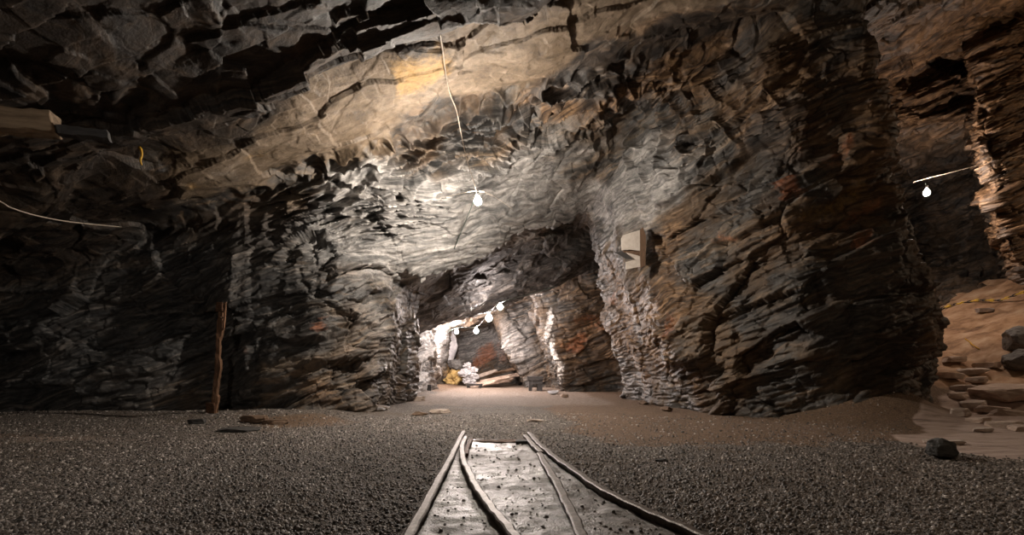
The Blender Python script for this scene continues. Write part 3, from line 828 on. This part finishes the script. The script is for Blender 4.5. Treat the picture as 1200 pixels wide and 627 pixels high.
bulb(558, 388, 21.5, .095, P_T3, FAR, 'third tunnel bulb from the mouth, hanging at mid depth', G)
bulb(535, 389, 23.5, .09, P_T4, FAR, 'fourth tunnel bulb, left of the third one', G)
bulb(517, 398, 23.2, .05, P_T5, FAR, 'smallest tunnel bulb, farthest left above the pale rock column', G)

# ------------------------------------------------------------------ cables
tag(tube('electric_cable', [A(516, 40, 6.3), A(519, 60, 6.75), A(523, 90, 7.3), A(528, 112, 7.9), A(535, 130, 8.3), A(541, 160, 8.8), A(547, 187, 8.7), A(553, 206, 8.55), A(559, 226, 8.5)], .006, M_PALECABLE), 'pale cable running down the roof to the bulb above the portal', 'cable')
tag(tube('support_wire', [A(500, 235, 10.2), A(530, 229, 9.4), A(559, 224, 8.5), A(580, 231, 9.4), A(602, 246, 10.3)], .0035, M_PALECABLE), 'thin wire strung left to right across the pale face holding the bulb', 'wire')
tag(tube('electric_cable', [A(559, 226, 8.5), A(551, 246, 9.6), A(542, 268, 10.4), A(532, 292, 11.0), A(528, 303, 11.3)], .009, M_CABLE), 'dark cable falling from the front bulb to the portal lip', 'cable')
tag(tube('electric_cable', [A(-60, 205, 5.6), A(0, 236, 6.0), A(12, 243, 6.1), A(40, 252, 6.4), A(75, 259, 6.9), A(110, 263, 7.5), A(142, 266, 8.4)], .008, M_PALECABLE), 'pale cable sagging across the dark left side of the cavern', 'cable')
tag(tube('electric_cable', [A(1070, 214, 13.2), A(1078, 211, 13), A(1110, 203, 12.8), A(1145, 194, 12.6), A(1175, 187, 12.4), A(1230, 176, 12.2)], .010, M_PALECABLE), 'pale cable running right from the gallery bulb to the wall', 'cable')
tag(tube('electric_cable', [A(650, 336, 14.4), A(620, 345, 14.8), A(586, 355, 15.2), A(573, 367, 18.0), A(558, 383, 21.5), A(535, 384, 23.5), A(517, 394, 23.2), A(506, 398, 21.5)], .008, M_CABLE), 'cable along the tunnel roof joining the row of bulbs', 'cable')

# ------------------------------------------------------------------ post on the left
def post():
    px, py, pz = at(250, 490, 8.5); pz = gz(px, 8.5)-.05
    t = thing('wooden_post', 'leaning weathered brown wooden post against the dark left wall', 'post', (px, 8.5, pz))
    top = at(262, 357, 8.5); H = top[2]-pz; lean = (top[0]-px)/H
    def bend(v):
        w = .8-.2*(v[2]/H); notch = 0
        x, y, z = v
        x = x*w
        if x > 0: x -= .022*(math.floor(z*3.1) % 2) + .01*(math.floor(z*7.3+.4) % 2)
        return (x + lean*z + .018*math.sin(z*3), y*w, z)
    rough_box('shaft', (-.065, .065, -.05, .05, 0, H), M_WOOD, t, n=(3, 2, 40), amp=.008, seed=3, bend=bend)
    rough_box('bracket', (-.085+lean*(H-.12), .03+lean*(H-.12), -.07, .06, H-.12, H+.03), M_RUST, t, n=(3, 3, 3), amp=.006, seed=4, bevel=.008)
    rough_box('splinter', (.03, .055, -.045, -.01, H-.42, H+.04), M_WOOD, t, n=(2, 2, 8), amp=.006, seed=6, bend=lambda v: (v[0]+lean*v[2]+.01, v[1], v[2]))
    rough_box('foot_bracket', (-.09, .06, -.075, .05, .05, .22), M_RUST, t, n=(3, 3, 3), amp=.008, seed=9, bevel=.01)
    tube('bolt', [(.0+lean*(H-.18), -.09, H-.22), (.0+lean*(H-.18), .0, H-.22)], .014, M_RUST, t, 8, 1)
post()

# ------------------------------------------------------------------ broken sign board on the pillar
def prism(name, pts, Y0, Y1, mat, parent, org):
    n = len(pts); V = []
    for Yd in (Y0, Y1):
        for (px, py) in pts:
            a = at(px, py, SIGN_Y); V.append((a[0]-org[0], a[1]-org[1]+Yd, a[2]-org[2]))
    Fc = [tuple(range(n))[::-1], tuple(range(n, 2*n))]+[(i, (i+1) % n, n+(i+1) % n, n+i) for i in range(n)]
    return pydata(name, V, [f[::-1] for f in Fc], mat, parent)
SIGN_Y = 10.25
org = at(741, 312, SIGN_Y)
sg = thing('sign_board', 'broken pale white board on a brown plank fixed to the pillar by the portal', 'sign', org)
prism('upper_board', [(728, 279), (730, 275.5), (749.8, 269.5), (750, 294), (739, 292.5), (728.5, 293)], 0, .03, M_BOARD, sg, org)
prism('lower_board', [(733.5, 295.6), (750, 300), (750.5, 312.3), (734, 315.4), (733.6, 307), (742.5, 304.3)], .01, .04, M_BOARD, sg, org)
prism('side_plank', [(749.8, 269.5), (753.5, 266), (757, 277), (756.5, 311), (750.5, 314)], .0, .16, M_PLANK, sg, org)
prism('back_strut', [(731, 290), (750, 292), (750, 301), (731, 299)], .05, .12, M_PLANK, sg, org)
prism('bent_flap', [(720, 296), (729, 295), (742, 304), (733, 303.5)], -.03, -.01, M_DARKWOOD, sg, org)

# ------------------------------------------------------------------ timber beam under the roof, ribbon
b0 = at(-60, 150, 4.6); b1 = at(67, 158, 4.85)
bt = thing('timber_beam', 'thick pale timber beam jutting in from the left edge under the dark roof', 'beam', b0)
Lb = math.dist(b0[:2], b1[:2]); an = math.atan2(b1[1]-b0[1], b1[0]-b0[0]); bt.rotation_euler = (0, math.atan2(b0[2]-b1[2], Lb), an)
rough_box('beam', (-.3, Lb, -.10, .12, 0.0, .19), M_BEAM, bt, n=(16, 3, 3), amp=.012, seed=15, bevel=.012)
rough_box('tenon', (Lb-.05, Lb+.40, -.02, .10, .01, .085), M_DARKWOOD, bt, n=(10, 2, 2), amp=.01, seed=17, bend=lambda v: (v[0], v[1], v[2]-.04*(v[0]-Lb)))
rp = at(165, 175, 6.55)
tag(tube('yellow_ribbon', [(rp[0]-.02, rp[1], rp[2]+.02), rp, (rp[0]+.012, rp[1], rp[2]-.07), (rp[0]-.004, rp[1], rp[2]-.14), (rp[0]+.012, rp[1], rp[2]-.20)], .016, M_TAG, taper=lambda t: 1.3-.8*t), 'small yellow ribbon hanging from the edge of the dark roof slab', 'ribbon')

# ------------------------------------------------------------------ bench, crate
bx_, by_, _ = at(627, 457, 20.3); bz_ = gz(bx_, by_)
be = thing('bench', 'small dark wooden bench at the foot of the inner pillar', 'bench', (bx_, by_, bz_))
S = .0338
rough_box('seat', (-9.0*S, 9.0*S, -.3, .3, .40, .56), M_DARKWOOD, be, n=(6, 3, 2), amp=.01, seed=20, bevel=.01)
rough_box('apron', (-3.5*S, 8.5*S, -.27, -.22, .26, .42), M_DARKWOOD, be, n=(4, 2, 2), amp=.006, seed=23)
rough_box('leg', (-7.5*S, -4.0*S, -.26, .26, -.04, .42), M_DARKWOOD, be, n=(2, 3, 3), amp=.008, seed=21)
rough_box('leg', (2.5*S, 8.0*S, -.26, .26, -.04, .42), M_DARKWOOD, be, n=(2, 3, 3), amp=.008, seed=22)
cx_, cy_, cz_ = on_ground(501, 457.5)
cr = thing('crate', 'small black crate at the foot of the bright left tunnel wall', 'crate', (cx_, cy_+.1, cz_))
rough_box('body', (-.13, .13, -.12, .12, -.02, .17), M_BLACK, cr, n=(3, 3, 3), amp=.004, seed=25, bevel=.01)
rough_box('lid', (-.14, .14, -.13, .13, .17, .20), M_DARKWOOD, cr, n=(3, 3, 1), amp=.003, seed=26)

# ------------------------------------------------------------------ barrier chain
def chain():
    P = [A(1093, 375, 14.6), A(1115, 368, 14.5), A(1145, 360.5, 14.2), A(1172, 352, 13.9), A(1200, 342, 13.6), A(1235, 329, 13.3)]
    P = [(p[0], p[1], max(p[2], gz(p[0], p[1])+.05)) for p in P]
    c = thing('barrier_chain', 'yellow and black plastic barrier chain along the top of the earth slope', 'chain', P[0])
    P = np.array(P); seg = np.linalg.norm(np.diff(P, axis=0), axis=1); L = np.concatenate([[0], np.cumsum(seg)])
    n = 34; pitch = L[-1]/n
    import bmesh
    for i in range(n):
        s = (i+.5)*pitch; p = np.array([np.interp(s, L, P[:, k]) for k in range(3)]); p2 = np.array([np.interp(s+.01, L, P[:, k]) for k in range(3)])
        d = (p2-p)/max(np.linalg.norm(p2-p), 1e-9); up = np.array([0, 0, 1.]); a = np.cross(d, up); a /= np.linalg.norm(a)
        if i % 2: a = np.cross(d, a)
        V, Fc = [], []; h = pitch*.62; w = pitch*.30; r = pitch*.19; N = 12
        for k in range(N):
            t = 2*PI*k/N; cx = math.cos(t)*(h if True else 0); cw = math.sin(t)*w
            ctr = p-P[0]+d*cx+a*cw; o1 = (d*math.cos(t)+a*math.sin(t)); o2 = np.cross(d, a)
            for m_ in range(6): V.append(ctr+r*(math.cos(PI*m_/3)*o1+math.sin(PI*m_/3)*o2))
        for k in range(N):
            for m_ in range(6): Fc.append((k*6+m_, k*6+(m_+1) % 6, ((k+1) % N)*6+(m_+1) % 6, ((k+1) % N)*6+m_))
        y = (i//2) % 2 == 0
        o = pydata('link', V, Fc, M_YELLOW if y else M_BLACK, c, smooth=True)
        o['label'] = 'yellow link' if y else 'black link'
chain()
p = on_ground(1137, 404)
tag(tube('yellow_ribbon', [(p[0]+.05, p[1]+.2, gz(p[0]+.05, p[1]+.2)+.02), (p[0]+.06, p[1]+.05, p[2]+.05), (p[0]-.02, p[1]-.05, p[2]+.02), (p[0], p[1]-.25, gz(p[0], p[1]-.25)+.01)], .014, M_TAG), 'scrap of yellow ribbon lying on the orange earth slope', 'ribbon')

# ------------------------------------------------------------------ camera
cam = bpy.data.cameras.new('camera'); co_ = bpy.data.objects.new('camera', cam); C.objects.link(co_)
co_.location = (0, 0, CH); co_.rotation_euler = (PI/2, 0, 0)
cam.sensor_width = 36; cam.lens = 18; cam.shift_y = (HY-313.5)/1200; cam.clip_start = .05; cam.clip_end = 200
bpy.context.scene.camera = co_
vs = bpy.context.scene.view_settings
vs.view_transform = 'Standard'; vs.look = 'None'; vs.gamma = 1; vs.use_curve_mapping = False

# ------------------------------------------------------------------ stones
def gr(label, px, py, size, mat, seed, **k):
    x, y, z = on_ground(px, py); return rock(label, (x, y, z), size, mat, seed, **k)
gr('dark angular stone alone on the pale sand by the gravel edge', 1103, 536, (.155, .12, .11), S_DARK, 3, rz=.5, cut=.62)
gr('flat pale slab of stone just behind the dark angular stone', 1101, 520, (.23, .12, .028), S_PALE, 4, flat=True, rz=-.15)
gr('upper round grey boulder at the right edge above the slabs', 1196, 412, (.42, .34, .34), S_GREY, 5, rz=.4, cut=.72)
gr('lower grey boulder at the right edge resting by the slabs', 1200, 433, (.42, .32, .26), S_GREY, 6, rz=.1, cut=.72)
gr('large smooth pale stone slab below the two grey boulders', 1178, 466, (.68, .48, .17), S_PINK, 7, flat=True, rz=.1, tilt=(.06, -.1))
gr('white stone lying by the barrier chain', 1152, 367, (.27, .16, .07), S_WHITE, 8, flat=True)
spots = [(1112, 443, .22, .05), (1128, 452, .24, .05), (1146, 447, .18, .05), (1122, 465, .2, .05), (1142, 476, .22, .05), (1160, 484, .26, .05), (1185, 488, .3, .06),
         (1135, 436, .3, .05), (1160, 432, .25, .05), (1118, 425, .28, .05), (1128, 488, .14, .05), (1148, 495, .16, .03), (1176, 500, .2, .03), (1150, 506, .12, .02), (1195, 505, .16, .03)]
rl = ['flat slab beside the foot of the big pillar, highest against it', 'flat slab right of the pillar foot, at the head of the dark gap', 'small flat slab left of the large smooth slab', 'flat slab at the pillar foot, lowest against it',
      'flat slab in the rubble just below the large smooth slab', 'thin slab lying below the large smooth slab, left of centre', 'broad slab lying right below the large smooth slab at the edge',
      'long slab low on the orange slope, left of the boulders', 'flat slab on the slope between long slab and boulders', 'slab highest on the orange slope near the pillar',
      'small slab on the pale sand beside the pillar foot', 'thin pale flake on the sand below the rubble', 'flat flake on the pale sand near the right edge', 'smallest flake on the pale sand', 'flake on the pale sand at the far right edge']
for i, ((px, py, s, h), l) in enumerate(zip(spots, rl)):
    s *= 1.3; h *= 1.7
    gr(l, px, py, (s, s*.6, h), (S_PINK, S_PALE, S_PINK)[i % 3], 30+i, name='flat_rock', cat='rock', group='broken slabs right of the pillar', flat=True, rz=random.uniform(-.4, .4), tilt=(random.uniform(-.06, .1), random.uniform(-.1, .1)), sub=3)
# left: brown rocks by the post
for i, (px, py, s, h, l) in enumerate([(300, 494, .26, .07, 'flat brown rock right of the wooden post'), (322, 497, .2, .05, 'smaller brown rock between the post and the wall bulge'), (278, 506, .28, .035, 'low dark rock half buried in front of the post'), (232, 497, .16, .05, 'small dark rock left of the post foot')]):
    gr(l, px, py, (s, s*.6, h), (S_BROWN, S_BROWN, S_DARK, S_DARK)[i], 60+i, flat=True, rz=.2*i)
for i, (px, py, s, h, l) in enumerate([(487, 470, .34, .08, 'pale mound of stone at the left foot of the portal'), (515, 484, .26, .05, 'pale flat stone on the floor inside the portal, left side'), (492, 487, .16, .05, 'small brown stone at the portal left corner'),
                                       (649, 462, .30, .09, 'white stone beside the bench and inner pillar'), (661, 466, .2, .08, 'small pink stone right of the white one by the bench'), (755, 474, .2, .06, 'small brown stone at the foot of the big pillar, portal side'), (782, 482, .16, .06, 'brown stone at the pillar foot, second from the portal')]):
    gr(l, px, py, (s, s*.6, h), (S_PALE, S_PALE, S_BROWN, S_WHITE, S_PINK, S_BROWN, S_BROWN)[i], 70+i, flat=(i in (0, 1)), rz=.3*i)
gr('long flat pale stone lying on the gravel beyond the rail tips', 628, 494, (.16, .07, .02), S_PALE, 81, flat=True)
gr('small dark stone on the brown gravel right of the track', 776, 541, (.07, .045, .02), S_DARK, 82)
# far end of the tunnel
def far(label, px, py, Y, size, mat, seed, **k):
    x, y, z = at(px, py, Y); z = max(z, gz(x, y)-.05); return rock(label, (x, y, z-size[2]*.15), size, mat, seed, **k)
far('yellow boulder at the far end below the pale rock column', 532, 450, 27.0, (.62, .5, .50), S_OCHRE, 90, rough=.9)
far('tall pale rock column at the far end beside the bulbs', 527, 422, 27.6, (.42, .35, 1.0), S_WHITE, 91, tilt=(0, .18), rz=.2, rough=.35, sink=.1)
far('dark and white jagged rock under the pale column', 533, 432, 27.2, (.42, .3, .32), S_GREY, 92, rough=.6)
for i, (px, py, s, l) in enumerate([(548, 449, .32, 'lowest bluish white rock of the far heap'), (546, 440, .38, 'wide bluish white rock in the middle of the far heap'), (553, 436, .30, 'tall bluish white rock on the right of the far heap'), (548, 430, .22, 'topmost bluish white rock of the far heap'), (556, 442, .25, 'bluish white rock at the right foot of the far heap'), (555, 449, .22, 'pale rock lying before the far heap')]):
    far(l, px, py, 26.6-.05*i, (s, s*.8, s*.7), S_WHITE, 95+i, group='heap of bluish white rocks at the tunnel end', rough=1.0)
for i, (px, py, Y, s, h, l, m) in enumerate([(578, 449.5, 25.0, (1.15, .7, .13), 0, 'lowest flat slab of the far ledge', S_PINK), (590, 444, 26.2, (1.3, .6, .13), 0, 'middle flat slab of the far ledge', S_PINK), (594, 436, 27.0, (1.25, .6, .12), 0, 'highest flat slab of the far ledge, tilted up right', S_BROWN), (570, 440, 27.0, (.7, .5, .14), 0, 'short pale slab at the left of the far ledge', S_PALE)]):
    far(l, px, py, Y, s, m, 110+i, name='flat_rock', group='stone ledge at the tunnel end', flat=True, tilt=(0, -.14-.05*i))
cx, cy, _ = at(556, 450, 23.7)
tb = thing('plank_platform', 'low black platform on the floor at the far end of the tunnel', 'platform', (cx, cy, gz(cx, cy)))
rough_box('deck', (-.36, .36, -.3, .3, .12, .20), M_DARKWOOD, tb, n=(5, 2, 1), amp=.006, seed=31)
rough_box('leg', (-.33, -.22, -.25, .25, -.03, .12), M_BLACK, tb, n=(1, 2, 2), amp=.004, seed=32)
rough_box('leg', (.20, .33, -.25, .25, -.03, .12), M_BLACK, tb, n=(1, 2, 2), amp=.004, seed=33)

# ------------------------------------------------------------------ fill lights added out of view, behind the camera and off to the right
def add_fill(loc, e, col, r=.12):
    d = bpy.data.lights.new('fill_point', 'POINT'); d.energy = e; d.color = col; d.shadow_soft_size = r
    o = bpy.data.objects.new('fill_point', d); C.objects.link(o); o.location = loc
def add_fill_spot(loc, aim, e, col, deg):
    from mathutils import Vector
    d = bpy.data.lights.new('fill_spot', 'SPOT'); d.energy = e; d.color = col; d.shadow_soft_size = .12; d.spot_size = math.radians(deg); d.spot_blend = 1
    o = bpy.data.objects.new('fill_spot', d); C.objects.link(o); o.location = loc
    o.rotation_euler = (Vector(aim)-Vector(loc)).to_track_quat('-Z', 'Y').to_euler()
add_fill_spot((-3.0, -2.5, 2.6), (-5.0, 8.5, .2), 340, (1, .90, .80), 70)  # added fill for the left wall and gravel, shaped to miss the roof
add_fill_spot((3.5, -2.5, 4.8), (4.5, 8, 1.2), 190, (1, .76, .53), 90)  # added fill for the pillar and the floor before it
add_fill((-1, -2.0, 2.6), 20, (1, .82, .64), .25)  # weak added fill behind the camera
add_fill((15, 9.0, 5.2), 230, (1, .72, .48), .2)  # added fill off to the right, brightens the earth slope and slabs
w = bpy.data.worlds.new('mine_air'); bpy.context.scene.world = w; w.use_nodes = True
w.node_tree.nodes['Background'].inputs[0].default_value = (.9, .75, .6, 1); w.node_tree.nodes['Background'].inputs[1].default_value = .02
vs.exposure = -0.15
